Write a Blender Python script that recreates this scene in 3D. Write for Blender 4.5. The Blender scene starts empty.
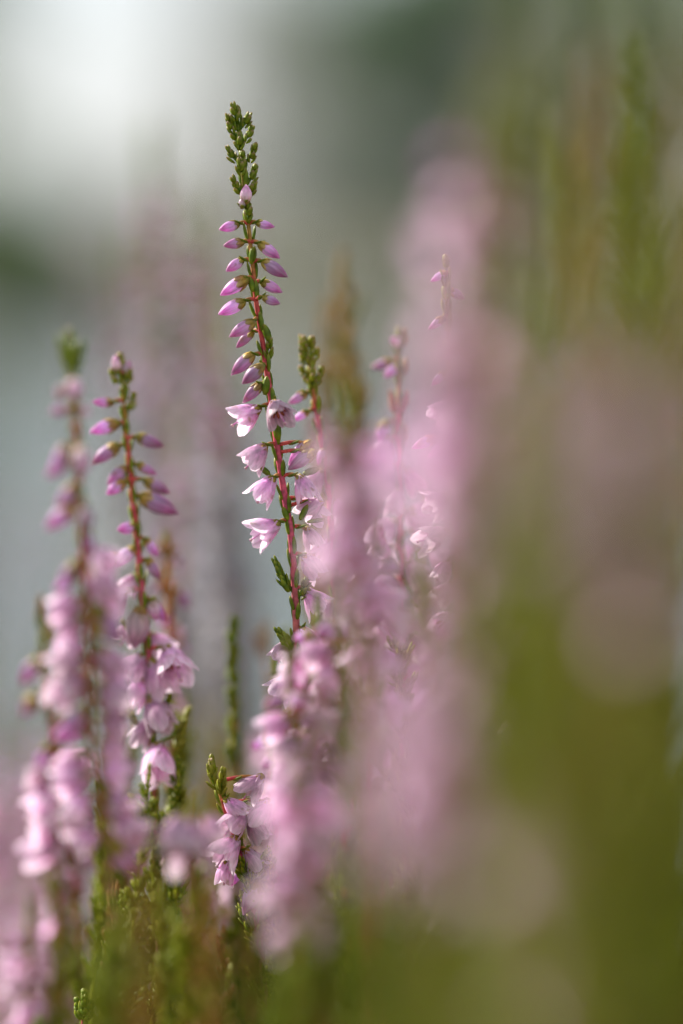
import bpy, math, random
from mathutils import Vector, Matrix, Euler
R = math.radians
sc = bpy.context.scene
col = sc.collection

# ------------------------------------------------------------------ camera geometry (used to find where things stand)
CAM_H, PITCH, FOC = 0.360, R(3.0), 0.480
LENS, SENS = 135.0, 36.0
FW = Vector((0, math.cos(PITCH), -math.sin(PITCH)))
UP = Vector((0, math.sin(PITCH), math.cos(PITCH)))
RT = Vector((1, 0, 0))
CAM = Vector((0, 0, CAM_H))
def at(px, py, D=FOC):
    k = SENS / LENS / 1024 * D
    return CAM + FW * D + RT * ((px - 341.5) * k) + UP * ((512 - py) * k)

# ------------------------------------------------------------------ materials
def mat(name, rough=0.5, transl=0.4, vary=0.12, spec=0.3, nscale=1500, namp=0.25, coat=0.0, stretch=None, blem=0.0):
    m = bpy.data.materials.new(name); m.use_nodes = True
    nt = m.node_tree; nt.nodes.clear(); N = nt.nodes.new; L = nt.links.new
    out = N('ShaderNodeOutputMaterial')
    at_ = N('ShaderNodeAttribute'); at_.attribute_name = 'Tint'
    oi = N('ShaderNodeObjectInfo')
    hs = N('ShaderNodeHueSaturation')
    mr = N('ShaderNodeMapRange'); mr.inputs[3].default_value = 1 - vary; mr.inputs[4].default_value = 1 + vary
    L(oi.outputs['Random'], mr.inputs[0])
    mh = N('ShaderNodeMapRange'); mh.inputs[3].default_value = 0.5 + vary * 0.09; mh.inputs[4].default_value = 0.5 - vary * 0.09
    L(oi.outputs['Random'], mh.inputs[0]); L(mh.outputs[0], hs.inputs['Hue'])
    tc = N('ShaderNodeTexCoord')
    no = N('ShaderNodeTexNoise'); no.inputs['Scale'].default_value = nscale; no.inputs['Detail'].default_value = 3
    if stretch:
        mp = N('ShaderNodeMapping'); mp.inputs['Scale'].default_value = stretch
        L(tc.outputs['Object'], mp.inputs[0]); L(mp.outputs[0], no.inputs['Vector'])
    else: L(tc.outputs['Object'], no.inputs['Vector'])
    mn = N('ShaderNodeMapRange'); mn.inputs[1].default_value = 0.3; mn.inputs[2].default_value = 0.7
    mn.inputs[3].default_value = 1 - namp; mn.inputs[4].default_value = 1 + namp
    L(no.outputs['Fac'], mn.inputs[0])
    mu = N('ShaderNodeMath'); mu.operation = 'MULTIPLY'
    L(mr.outputs[0], mu.inputs[0]); L(mn.outputs[0], mu.inputs[1]); L(mu.outputs[0], hs.inputs['Value'])
    L(at_.outputs['Color'], hs.inputs['Color'])
    cout = hs.outputs[0]
    if blem:
        n2 = N('ShaderNodeTexNoise'); n2.noise_dimensions = '4D'; n2.inputs['Scale'].default_value = 650; n2.inputs['Detail'].default_value = 2
        wv = N('ShaderNodeMath'); wv.operation = 'MULTIPLY'; wv.inputs[1].default_value = 50; L(oi.outputs['Random'], wv.inputs[0]); L(wv.outputs[0], n2.inputs['W'])
        L(tc.outputs['Object'], n2.inputs['Vector'])
        m2 = N('ShaderNodeMapRange'); m2.inputs[1].default_value = .62; m2.inputs[2].default_value = .72; m2.inputs[4].default_value = blem; L(n2.outputs['Fac'], m2.inputs[0])
        mb_ = N('ShaderNodeMix'); mb_.data_type = 'RGBA'; mb_.inputs[7].default_value = (.42, .27, .16, 1)
        L(m2.outputs[0], mb_.inputs[0]); L(cout, mb_.inputs[6]); cout = mb_.outputs[2]
    p = N('ShaderNodeBsdfPrincipled'); p.inputs['Roughness'].default_value = rough
    p.inputs['Specular IOR Level'].default_value = spec
    if coat: p.inputs['Sheen Weight'].default_value = coat
    L(cout, p.inputs['Base Color'])
    if transl > 0:
        tr = N('ShaderNodeBsdfTranslucent'); mx = N('ShaderNodeMixShader'); mx.inputs[0].default_value = transl
        L(cout, tr.inputs['Color']); L(p.outputs[0], mx.inputs[1]); L(tr.outputs[0], mx.inputs[2])
        L(mx.outputs[0], out.inputs[0])
    else:
        L(p.outputs[0], out.inputs[0])
    return m
M_PET = mat('heather_petal', 0.42, 0.55, 0.25, 0.35, 2600, 0.24, coat=0.15, stretch=(1, 1, .16), blem=.7)
M_LEAF = mat('heather_leaf', 0.5, 0.32, 0.18, 0.35, 1400, 0.3)
M_STEM = mat('heather_stem', 0.6, 0.12, 0.1, 0.25, 1600, 0.35)
M_TREE = mat('tree_leaf', 0.6, 0.5, 0.2, 0.08, 1.2, 0.3)
M_BARK = mat('tree_bark', 0.9, 0.0, 0.1, 0.1, 9, 0.4)

# pigments (natural colours)
MAG = (0.64, 0.19, 0.49); PINK = (0.82, 0.53, 0.74); PALE = (0.93, 0.78, 0.88); LILAC = (0.56, 0.40, 0.74)
GREEN = (0.13, 0.22, 0.010); LGREEN = (0.38, 0.42, 0.02); DGREEN = (0.06, 0.13, 0.025); OLIVE = (0.35, 0.34, 0.03)
RUST = (0.52, 0.24, 0.08); BROWN = (0.26, 0.16, 0.08); RED = (0.62, 0.08, 0.09); CREAM = (0.75, 0.62, 0.5)
def lerp(a, b, t): return tuple(a[i] * (1 - t) + b[i] * t for i in range(3))
def ramp(stops, t):
    for i in range(len(stops) - 1):
        if t <= stops[i + 1][0]:
            f = (t - stops[i][0]) / max(1e-6, stops[i + 1][0] - stops[i][0])
            return lerp(stops[i][1], stops[i + 1][1], max(0, f))
    return stops[-1][1]

# ------------------------------------------------------------------ mesh builder
def frame(d):
    d = d.normalized()
    a = Vector((0, 0, 1)) if abs(d.z) < 0.9 else Vector((1, 0, 0))
    x = d.cross(a).normalized(); y = d.cross(x).normalized()
    return d, x, y
class MB:
    def __init__(s): s.v = []; s.f = []; s.c = []; s.m = []
    def add(s, vs, fs, cs, mi=0, M=None):
        b = len(s.v)
        s.v += [(M @ v) if M else v for v in vs]; s.c += cs
        s.f += [tuple(i + b for i in f) for f in fs]; s.m += [mi] * len(fs)
    def tube(s, pts, rs, cs, n=7, mi=0):
        vs, fs, cc = [], [], []
        for i, p in enumerate(pts):
            d = (pts[min(i + 1, len(pts) - 1)] - pts[max(i - 1, 0)])
            if i == 0: _, x, y = frame(d)
            else:
                x = (x - d.normalized() * x.dot(d.normalized())).normalized(); y = d.normalized().cross(x)
            for j in range(n):
                a = 2 * math.pi * j / n
                vs.append(p + x * (math.cos(a) * rs[i]) + y * (math.sin(a) * rs[i])); cc.append(cs[i])
        for i in range(len(pts) - 1):
            for j in range(n):
                fs.append((i * n + j, i * n + (j + 1) % n, (i + 1) * n + (j + 1) % n, (i + 1) * n + j))
        fs.append(tuple(range(n))[::-1]); fs.append(tuple((len(pts) - 1) * n + j for j in range(n)))
        s.add(vs, fs, cc, mi)
    def leaf(s, p, d, up, L, w, stops, curl=0.25, mi=0, lo=False):
        """thick keeled heather leaf: diamond section, boat-shaped"""
        d = d.normalized(); side = d.cross(up)
        if side.length < 1e-6: side = frame(d)[1]
        side.normalize(); nrm = side.cross(d).normalized()
        st = [(0, .45), (.45, 1.0), (.8, .7), (1, .06)] if lo else [(0, .4), (.2, .85), (.5, 1.0), (.75, .85), (.92, .45), (1, .04)]
        vs, fs, cc = [], [], []
        for t, k in st:
            q = p + d * (L * t) + nrm * (curl * L * t * t)
            ww = w * .5 * k; c = ramp(stops, t)
            vs += [q + side * ww, q + nrm * ww * .35, q - side * ww, q - nrm * ww * .8]
            cc += [c, c, c, c]
        for i in range(len(st) - 1):
            for j in range(4):
                fs.append((i * 4 + j, i * 4 + (j + 1) % 4, i * 4 + 4 + (j + 1) % 4, i * 4 + 4 + j))
        fs.append((3, 2, 1, 0)); n = len(vs); fs.append((n - 4, n - 3, n - 2, n - 1))
        s.add(vs, fs, cc, mi)
    def mesh(s, name, mats):
        me = bpy.data.meshes.new(name)
        me.from_pydata([tuple(v) for v in s.v], [], s.f)
        at_ = me.attributes.new('Tint', 'FLOAT_COLOR', 'POINT')
        buf = []
        for c in s.c: buf += [c[0], c[1], c[2], 1.0]
        at_.data.foreach_set('color', buf)
        for m in mats: me.materials.append(m)
        if any(s.m): me.polygons.foreach_set('material_index', s.m)
        me.polygons.foreach_set('use_smooth', [True] * len(s.f))
        me.update()
        return me
def obj(name, me, parent=None, M=None):
    o = bpy.data.objects.new(name, me); col.objects.link(o)
    if parent: o.parent = parent
    if M is not None: o.matrix_basis = M
    return o
def thing(name, loc, label, cat, group=None):
    o = bpy.data.objects.new(name, None); col.objects.link(o); o.location = loc
    o.empty_display_size = 0.01
    o['label'] = label; o['category'] = cat
    if group: o['group'] = group
    return o

# ------------------------------------------------------------------ flowers (axis +Z, base at origin, metres)
mm = 0.001
def sheet(mb, prof, th0, n, mm_i, cfun, wave=0.0, rnd=None):
    """petal: prof(v)->(r, z, halfwidth, cup)"""
    NV = n; NU = 6
    vs, fs, cc = [], [], []
    er = Vector((math.cos(th0), math.sin(th0), 0)); et = Vector((-math.sin(th0), math.cos(th0), 0)); ez = Vector((0, 0, 1))
    for i in range(NV + 1):
        v = i / NV; r, z, w, cup = prof(v)
        for j in range(NU + 1):
            u = j / NU * 2 - 1
            p = er * (r - cup * w * u * u + wave * w * math.sin(u * 7 + v * 5 + th0)) + et * (u * w) + ez * z
            vs.append(p * mm); cc.append(cfun(u, v))
    for i in range(NV):
        for j in range(NU):
            a = i * (NU + 1) + j; fs.append((a, a + 1, a + NU + 2, a + NU + 1))
    mb.add(vs, fs, cc, mm_i)
def bracts(mb, rnd, mi, n=5, L=1.3, w=0.85, brown=0.3, r0=0.45):
    for k in range(n):
        a = 2 * math.pi * (k + rnd.uniform(-.15, .15)) / n
        er = Vector((math.cos(a), math.sin(a), 0))
        c0 = lerp(OLIVE, BROWN, brown * rnd.random() * 1.5); c1 = lerp(LGREEN, RUST, brown + .3 * rnd.random())
        mb.leaf(er * (r0 * .5 * mm) - Vector((0, 0, .25 * mm)), Vector((er.x * .55, er.y * .55, 1)), er,
                rnd.uniform(.85, 1.15) * L * mm, w * mm, [(0, c0), (.6, c1), (1, lerp(c1, CREAM, .5))], curl=-0.12, mi=mi)
def pedicel(mb, mi, L=0.9):
    mb.tube([Vector((0, 0, -L * mm)), Vector((0, 0, -.4 * L * mm)), Vector((0, 0, .15 * mm))], [.2 * mm, .24 * mm, .42 * mm], [RED, lerp(RED, OLIVE, .4), OLIVE], 7, mi)
def make_bud(seed, L=3.3, Rr=0.76, cols=None):
    rnd = random.Random(seed); mb = MB()
    base, mid, tip = cols or (lerp(PALE, LILAC, .25), lerp(PINK, LILAC, .55), MAG)
    NV, NU = 12, 8
    for k in range(4):
        th0 = k * math.pi / 2 + rnd.uniform(-.08, .08); off = 1.0 if k % 2 else .95
        vs, fs, cc = [], [], []
        tw = rnd.uniform(-.25, .25); ll = L * rnd.uniform(.95, 1.02)
        for i in range(NV + 1):
            v = i / NV
            r = Rr * (math.sin(math.pi * min(1, (v * .93 + .07)) ** .85) ** .75) * off if v < 1 else .04
            r = max(r, .05); z = ll * v
            ah = R(66) * (1 - .15 * v)
            for j in range(NU + 1):
                u = j / NU * 2 - 1
                th = th0 + u * ah + tw * v
                rr = r * (1 + .09 * (1 - u * u) - .07 * abs(u) ** 3)
                vs.append(Vector((rr * math.cos(th), rr * math.sin(th), z)) * mm)
                c = ramp([(0, base), (.45, mid), (.85, tip), (1, lerp(tip, PALE, .35))], v)
                c = lerp(c, PALE, .75 * abs(u) ** 3); c = lerp(c, MAG, .38 * max(0, math.cos(u * 8 + k)) * (1 - abs(u)))
                cc.append(c)
        for i in range(NV):
            for j in range(NU):
                a = i * (NU + 1) + j; fs.append((a, a + 1, a + NU + 2, a + NU + 1))
        mb.add(vs, fs, cc, 0)
    return mb
def make_flower(seed, open_=0.5, L=4.3, pale=0.3):
    rnd = random.Random(seed); mb = MB(); an = MB()
    def col_out(u, v):
        c = ramp([(0, lerp(PINK, MAG, .25)), (.35, PINK), (.8, lerp(PINK, PALE, .35 + pale)), (1, PALE)], v)
        c = lerp(c, PALE, .5 * abs(u) ** 2.5)
        return lerp(c, MAG, (.30 * (1 - abs(u)) ** 3 + .10 * max(0, math.cos(u * 11))) * (1 - .6 * v))
    for k in range(4):                      # long outer sepals
        o = open_ * rnd.uniform(.65, 1.3); lk = L * rnd.uniform(.88, 1.06); fl = rnd.uniform(.1, .9)
        def prof(v, o=o, lk=lk, fl=fl):
            r = .35 + 1.2 * math.sin(min(1, v * 1.7) * math.pi / 2) + o * 1.5 * v ** 1.9
            z = lk * v * (1 - .16 * o * v) - .25 * fl * v ** 4
            w = 1.22 * math.sin(math.pi * min(1, v * .82 + .12)) ** .62 if v < .999 else .12
            return r, z, w, .62 - .25 * v
        sheet(mb, prof, k * math.pi / 2 + rnd.uniform(-.12, .12), 12, 0, col_out, .02)
    def col_in(u, v):
        c = ramp([(0, PINK), (.6, lerp(PINK, PALE, .55)), (1, PALE)], v)
        return lerp(c, MAG, .2 * (1 - abs(u)) ** 3)
    for k in range(4):                      # shorter petals, offset
        o = open_ * rnd.uniform(.5, 1.0)
        def prof(v, o=o):
            r = .3 + .95 * math.sin(min(1, v * 1.5) * math.pi / 2) + o * 1.0 * v ** 1.8
            return r, L * .72 * v, (.85 * math.sin(math.pi * min(1, v * .84 + .14)) ** .7 if v < .999 else .08), .5
        sheet(mb, prof, (k + .5) * math.pi / 2 + rnd.uniform(-.1, .1), 9, 0, col_in, .02)
    for k in range(8):                      # anthers
        a = 2 * math.pi * k / 8; e = Vector((math.cos(a), math.sin(a), 0))
        an.tube([e * (.3 * mm), e * (.55 * mm) + Vector((0, 0, 1.3 * mm))], [.05 * mm] * 2, [CREAM] * 2, 4)
        an.leaf(e * (.55 * mm) + Vector((0, 0, 1.2 * mm)), e * .25 + Vector((0, 0, 1)), e, 1.0 * mm, .42 * mm, [(0, RUST), (1, (.30, .08, .05))])
    an.tube([Vector((0, 0, .2 * mm)), Vector((.1, .05, 2.6)) * mm, Vector((.25, .1, L - .75)) * mm, Vector((.27, .1, L - .55)) * mm, Vector((.28, .1, L - .4)) * mm],
            [.1 * mm, .09 * mm, .09 * mm, .24 * mm, .1 * mm], [PALE, PINK, MAG, CREAM, MAG], 7)
    return mb, an
def calyx_mb(seed, brown=.4, n=5, L=1.3):
    rnd = random.Random(seed); mb = MB(); bracts(mb, rnd, 0, n, L, brown=brown); return mb

BUDS = [make_bud(s, 3.3 + .12 * (s % 3), .72 + .03 * (s % 4)).mesh('bud', [M_PET]) for s in range(5)]
PBUDS = [make_bud(20 + s, 2.9, .9, (CREAM, PALE, lerp(PINK, MAG, .3))).mesh('bud', [M_PET]) for s in range(2)]
FLO, ANT = [], []
for s, o in enumerate((.15, .32, .45, .62, .25)):
    a, b = make_flower(s + 50, o, 4.3 + .1 * s, .2 + .08 * s)
    FLO.append(a.mesh('flower', [M_PET])); ANT.append(b.mesh('stamens', [M_STEM]))
CAL = [calyx_mb(s, .25 + .15 * s, 5 + s % 2, 1.25 + .1 * s).mesh('calyx', [M_LEAF]) for s in range(4)]
# flower meshes that carry their own bracts and stalk, for the sprigs that stand out of focus
def merged(kind, s):
    rnd = random.Random(s)
    if kind == 'bud': mb = make_bud(s)
    elif kind == 'fade': 
        mb, an = make_flower(s, .5)
        mb.c = [lerp(c, (.62, .42, .34), .55) for c in mb.c]
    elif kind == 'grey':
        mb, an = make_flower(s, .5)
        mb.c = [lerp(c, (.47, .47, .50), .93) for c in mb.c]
    else:
        mb, an = make_flower(s, rnd.uniform(.3, .8)); mb.add(an.v, an.f, an.c, 1)
    bracts(mb, rnd, 1, 4, 1.3); pedicel(mb, 1)
    return mb.mesh('flower' if kind != 'bud' else 'bud', [M_PET, M_LEAF])
MBUD = [merged('bud', 70 + s) for s in range(3)]; MFLO = [merged('flower', 80 + s) for s in range(4)]; MFAD = [merged('fade', 90 + s) for s in range(3)]; MGRY = [merged('grey', 95 + s) for s in range(3)]

# ------------------------------------------------------------------ leafy parts
G_FRESH = [(0, LGREEN), (.5, GREEN), (.88, LGREEN), (1, lerp(LGREEN, RUST, .25))]
G_TIP = [(0, LGREEN), (.5, lerp(GREEN, LGREEN, .5)), (.72, lerp(LGREEN, BROWN, .3)), (.9, lerp(BROWN, RUST, .4)), (1, lerp(BROWN, CREAM, .5))]
G_OLIVE = [(0, OLIVE), (.6, lerp(OLIVE, GREEN, .4)), (.9, OLIVE), (1, lerp(OLIVE, RUST, .2))]
G_RUST = [(0, OLIVE), (.4, lerp(OLIVE, RUST, .5)), (1, RUST)]
def tuft(mb, p, d, L, rnd, stops, leafL=1.7, w=.62, pairs=5, spread=55, lo=False, mi=0):
    """short shoot with crossed pairs of overlapping leaves"""
    d, x, y = frame(d); ph = rnd.random() * 3.1
    for i in range(pairs):
        t = i / max(1, pairs - 1)
        for k in (0, 1):
            a = ph + i * math.pi / 2 + k * math.pi + rnd.uniform(-.2, .2)
            e = x * math.cos(a) + y * math.sin(a)
            sp = R(spread * (1 - t) + 14 * t + rnd.uniform(-6, 6))
            ld = d * math.cos(sp) + e * math.sin(sp)
            mb.leaf(p + d * (L * .8 * t) + e * (.15 * mm), ld, e, leafL * mm * rnd.uniform(.85, 1.15) * (1 - .25 * t), w * mm, stops, curl=-.18, lo=lo, mi=mi)
    if not lo: mb.leaf(p + d * (L * .75), d, x, leafL * .6 * mm, w * mm * .9, stops, curl=0, mi=mi)
def cr(pts, n=5):
    """Catmull-Rom through points"""
    P = [pts[0] * 2 - pts[1]] + pts + [pts[-1] * 2 - pts[-2]]; o = []
    for i in range(1, len(P) - 2):
        for j in range(n):
            t = j / n; a, b, c, d = P[i - 1], P[i], P[i + 1], P[i + 2]
            o.append(.5 * ((2 * b) + (c - a) * t + (2 * a - 5 * b + 4 * c - d) * t * t + (3 * b - a - 3 * c + d) * t ** 3))
    o.append(pts[-1]); return o
def appressed(mb, pts, i0, i1, step, rnd, stops, L=2.4, w=.8, spread=20, r=.35, lo=False):
    """leaf pairs clasping the stem, tip pointing up it (pts run from the tip downwards)"""
    acc = 0; k = 0
    for i in range(i0, min(i1, len(pts) - 1)):
        acc += (pts[i + 1] - pts[i]).length
        while acc >= step:
            acc -= step; k += 1
            d, x, y = frame(pts[max(i - 1, 0)] - pts[i + 1])
            for h in (0, 1):
                a = k * math.pi / 2 + h * math.pi + .6 + rnd.uniform(-.2, .2)
                e = x * math.cos(a) + y * math.sin(a); sp = R(spread + rnd.uniform(-8, 8))
                mb.leaf(pts[i] + e * (r * mm), d * math.cos(sp) + e * math.sin(sp), e, L * mm * rnd.uniform(.8, 1.15), w * mm, stops, curl=-.12, lo=lo)

# ------------------------------------------------------------------ the sprigs in and near focus, placed piece by piece
def align(base, axis, roll, s=1.0):
    q = axis.to_track_quat('Z', 'Y')
    return Matrix.Translation(base) @ q.to_matrix().to_4x4() @ Matrix.Rotation(roll, 4, 'Z') @ Matrix.Scale(s, 4)
def hero(label, path, D, items, seed=1, group=None, upper_red=True, tip_pairs=14, low_tufts=True, leaf_step=2.3, leaf_stops=None, r0=.42, tip_stops=None, root_dx=0, fascicle_from=None, apL=2.3):
    rnd = random.Random(seed)
    pts = cr([at(x, y, D + dz) for x, y, dz in path], 6)
    low = pts[-1]; root = Vector((low.x + root_dx, low.y + rnd.uniform(-.01, .01), 0.0))
    n0 = len(pts)
    for k in range(1, 15):
        t = k / 14; pts.append(low.lerp(root, t) + Vector((.0015 * math.sin(t * 9 + seed), .0015 * math.sin(t * 7), 0)))
    T = thing('heather_sprig', root, label, 'heather sprig', group)
    off = root
    lp = [p - off for p in pts]
    sm = MB(); lf = MB()
    rs, cs = [], []
    for i, p in enumerate(lp):
        t = i / n0
        rs.append((.22 + .28 * min(1, t * 1.5)) * mm * (r0 / .42) if i < n0 else (.5 + .5 * (i - n0) / 14) * mm)
        if i < n0: c = ramp([(0, GREEN), (.22, lerp(OLIVE, RED, .5)), (.3, RED), (.62, lerp(RED, MAG, .3)), (.85, lerp(BROWN, RED, .35)), (1, BROWN)], t) if upper_red else ramp([(0, GREEN), (.5, lerp(RUST, OLIVE, .5)), (1, BROWN)], t)
        else: c = lerp(RUST, BROWN, (i - n0) / 14)
        cs.append(c)
    ls = leaf_stops or [(0, LGREEN), (.6, GREEN), (.9, lerp(LGREEN, OLIVE, .5)), (1, lerp(RUST, OLIVE, .5))]
    ts = tip_stops or G_TIP
    def nearest(q):
        b = min(range(n0), key=lambda i: (lp[i] - q).length + (0 if lp[i].z > q.z - .0008 else .0004)); return lp[b]
    for it in items:
        k = it[0]
        if k in ('b', 'p', 'f'):
            _, bx, by, tx, ty, dz0, dz1 = it[:7]; var = it[7] if len(it) > 7 else rnd.randrange(5)
            B = at(bx, by, D + dz0) - off; Tp = at(tx, ty, D + dz1) - off
            ax = Tp - B; Ls = ax.length
            S = nearest(B)
            sm.tube(cr([S, S.lerp(B, .55) + Vector((0, 0, .0003)), B + ax.normalized() * .0002], 3), [.26 * mm] * 3 + [.22 * mm] * 3 + [.36 * mm], [RED] * 3 + [lerp(RED, OLIVE, .5)] * 3 + [OLIVE], 6)
            # two small bracteoles on the stalk
            if (B - S).length > .0008:
                for h in (-1, 1):
                    lf.leaf(S.lerp(B, .35), (B - S).normalized() + Vector((0, h * .5, .25)), Vector((0, 0, 1)), 1.5 * mm, .6 * mm, ls, curl=.1)
            if k == 'f': me = FLO[var % 5]; s = Ls / (4.3 * mm)
            elif k == 'p': me = PBUDS[var % 2]; s = Ls / (3.0 * mm)
            else: me = BUDS[var % 5]; s = Ls / (3.4 * mm)
            o = obj('flower' if k == 'f' else 'bud', me, T, align(B, ax, rnd.random() * 6, s))
            c = obj('calyx', CAL[rnd.randrange(4)], o, Matrix.Scale(1.05 if k != 'f' else 1.1, 4))
            if k == 'f': obj('stamens', ANT[var % 5], o, Matrix.Identity(4))
        elif k == 't':
            _, x, y, dx, dy, L = it[:6]; dz = it[6] if len(it) > 6 else 0; sty = it[7] if len(it) > 7 else ts
            p = at(x, y, D + dz) - off; d = RT * (dx * (.6 if L < 3 else 1)) - UP * dy + FW * rnd.uniform(-.3, .3)
            pr = max(3, int(L / .55)); 
            tuft(lf, p, d, L * mm, rnd, sty, leafL=1.3 if L < 3 else 1.7, w=.72, pairs=pr, spread=36)
            S = nearest(p)
            if (S - p).length > .0004: lf.tube([S, p + d.normalized() * L * .5 * mm], [.22 * mm, .18 * mm], [GREEN, GREEN], 5)
        elif k == 'l':
            _, x, y, dx, dy, L, w = it[:7]
            p = at(x, y, D - .0006) - off
            lf.leaf(p, RT * dx - UP * dy, -FW, L * mm, w * mm, ls, curl=.05)
    # terminal leaves
    d0 = (lp[0] - lp[1]).normalized()
    tuft(lf, lp[1], d0, 1.1 * mm, rnd, ts, leafL=1.1, w=.8, pairs=5, spread=24)
    appressed(lf, lp, 1, n0, leaf_step * mm, rnd, ls, apL, .75, 16)
    # leafy lower stem
    if low_tufts:
        for i in range(fascicle_from or n0 - 3, len(lp) - 4):
            for h in range(2):
                a = rnd.random() * 6.3; e = Vector((math.cos(a), math.sin(a), 0))
                p = lp[i].lerp(lp[i + 1], rnd.random())
                tuft(lf, p, e * .55 + Vector((0, 0, 1)), rnd.uniform(3.5, 7) * mm, rnd, G_FRESH if rnd.random() < .6 else G_OLIVE, leafL=2.0, w=.65, pairs=7, spread=42, lo=True)
    obj('stem', sm_mesh(sm, lp, rs, cs), T)
    obj('leaves', lf.mesh('leaves', [M_LEAF]), T)
    return T
def sm_mesh(sm, lp, rs, cs):
    sm.tube(lp, [q * .88 for q in rs], cs, 8); return sm.mesh('stem', [M_STEM])

# main spike
P0 = 0.0
main = [(237, 112, 0), (240, 150, 0), (245, 195, 0), (249, 230, 0), (253, 268, 0), (256, 300, 0), (262, 338, 0), (267, 372, 0), (272, 405, 0), (277, 445, 0), (284, 492, 0), (291, 535, 0), (294, 575, 0), (296, 620, 0), (298, 700, 0), (301, 800, 0), (306, 900, 0), (312, 1020, 0)]
it = [('t', 236, 121, -.3, -1, 1.8, -.0006), ('t', 233, 128, -.7, -1, 1.3), ('t', 244, 128, .6, -1, 1.4), ('t', 236, 140, -.7, -1, 1.9), ('t', 246, 143, .6, -1, 2.0), ('t', 240, 150, -.1, -1, 1.5, -.001),
      ('t', 236, 163, -.9, -1, 1.9), ('t', 250, 163, .5, -1, 2.2), ('t', 242, 168, .0, -1, 1.8, -.001), ('t', 250, 184, .5, -1, 2.4), ('t', 241, 176, -.1, -1, 1.6, -.001), ('t', 240, 194, -.8, -1, 2.0), ('t', 250, 196, .6, -1, 1.4),
      ('p', 246, 203, 246, 184, -.001, -.0012, 0), ('p', 242, 208, 242, 197, -.0012, -.001, 1), ('t', 248, 222, .1, -1, 2.0, -.0008),
      ('b', 238, 224, 218, 230, 0, -.001), ('b', 257, 223, 275, 227, -.0003, -.0005), ('b', 243, 242, 222, 246, -.0005, -.001), ('b', 260, 244, 281, 259, -.0006, -.0003),
      ('b', 242, 260, 225, 272, .0002, -.0008), ('b', 264, 262, 287, 277, -.0003, -.0013), ('b', 246, 279, 219, 296, -.0006, -.0009), ('b', 262, 282, 282, 292, .001, .0015), ('b', 264, 298, 281, 304, -.002, -.003),
      ('b', 243, 302, 217, 315, -.0006, -.0012), ('b', 253, 322, 229, 337, -.0012, -.0016), ('b', 252, 332, 236, 348, .0012, .001), ('b', 252, 355, 231, 375, -.0003, -.001), ('b', 262, 366, 241, 385, -.0018, -.0022), ('b', 261, 384, 243, 402, 0, -.0002),
      ('f', 259, 408, 230, 426, -.0005, -.0008, 3), ('f', 274, 402, 284, 425, -.0018, -.0045, 2), ('f', 265, 446, 244, 470, -.0008, -.0011, 2), ('f', 273, 478, 254, 504, -.0007, -.0012, 1), ('f', 299, 476, 311, 503, -.0005, -.001, 4),
      ('f', 322, 500, 298, 518, .001, .0008, 0), ('f', 278, 523, 248, 540, -.0008, -.002, 3), ('f', 306, 528, 318, 550, .001, .001, 1),
      ('b', 311, 443, 287, 466, .001, .001), ('b', 313, 452, 288, 470, -.0004, -.001),
      ('t', 268, 360, .15, -1, 2.6, .0), ('l', 270, 342, -.35, -1, 2.4, 1.0), ('l', 251, 264, .1, -1, 2.2, .8), ('l', 253, 292, -.2, -1, 2.0, .8), ('l', 265, 395, .1, -1, 2.4, 1.0), ('l', 278, 440, -.1, -1, 2.6, 1.1), ('l', 244, 286, .2, -1, 1.4, .7),
      ('t', 289, 592, -.45, -1, 4.6, -.0003, G_FRESH), ('t', 300, 600, .35, -1, 3.6, .0003, G_OLIVE), ('t', 292, 650, -.7, -1, 3.0, 0, G_FRESH), ('f', 304, 556, 322, 580, 0, 0, 0), ('f', 306, 590, 324, 614, .0005, .001, 3), ('f', 302, 628, 318, 654, 0, 0, 4), ('f', 291, 640, 276, 664, .001, .001, 1), ('f', 304, 664, 320, 690, 0, 0, 0), ('f', 290, 676, 272, 700, 0, 0, 3), ('f', 302, 500, 322, 520, .001, .002, 4),
      ('l', 288, 520, -.4, -1, 1.8, .8), ('l', 300, 520, .5, -1, 2.2, .8), ('l', 270, 475, -.7, -.6, 1.6, .8), ('l', 303, 474, .9, -.3, 2.2, .9), ('l', 307, 522, 1, -.15, 2.4, .6)]
hero('tallest sharp heather spike with green tip, pink buds in pairs and open bells below', main, FOC, it, 3, fascicle_from=90)

# its small neighbour on the right
hero('small green-tipped heather shoot just right of the tallest sharp spike', [(305, 345, 0), (309, 362, 0), (312, 385, 0), (316, 410, 0), (322, 440, 0), (327, 470, 0), (332, 520, 0), (336, 600, 0), (340, 720, 0), (345, 850, 0), (350, 1020, 0)], .489,
     [('t', 305, 350, -.4, -1, 1.4), ('t', 308, 352, .5, -1, 1.4), ('t', 306, 365, -.6, -1, 1.8), ('t', 312, 366, .5, -1, 1.9), ('t', 309, 384, -.8, -1, 2.0), ('t', 315, 386, .6, -1, 2.2), ('t', 312, 388, 0, -1, 2.0, -.001),
      ('b', 306, 393, 288, 404, 0, 0), ('b', 308, 412, 293, 420, 0, 0), ('b', 326, 448, 318, 466, 0, 0), ('f', 322, 470, 308, 492, 0, 0), ('f', 334, 500, 350, 520, 0, 0), ('f', 330, 540, 312, 562, 0, 0), ('f', 338, 560, 354, 584, 0, 0),
      ('f', 334, 600, 318, 622, 0, 0), ('f', 340, 620, 356, 646, 0, 0), ('f', 336, 650, 320, 672, 0, 0)], 5)

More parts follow.
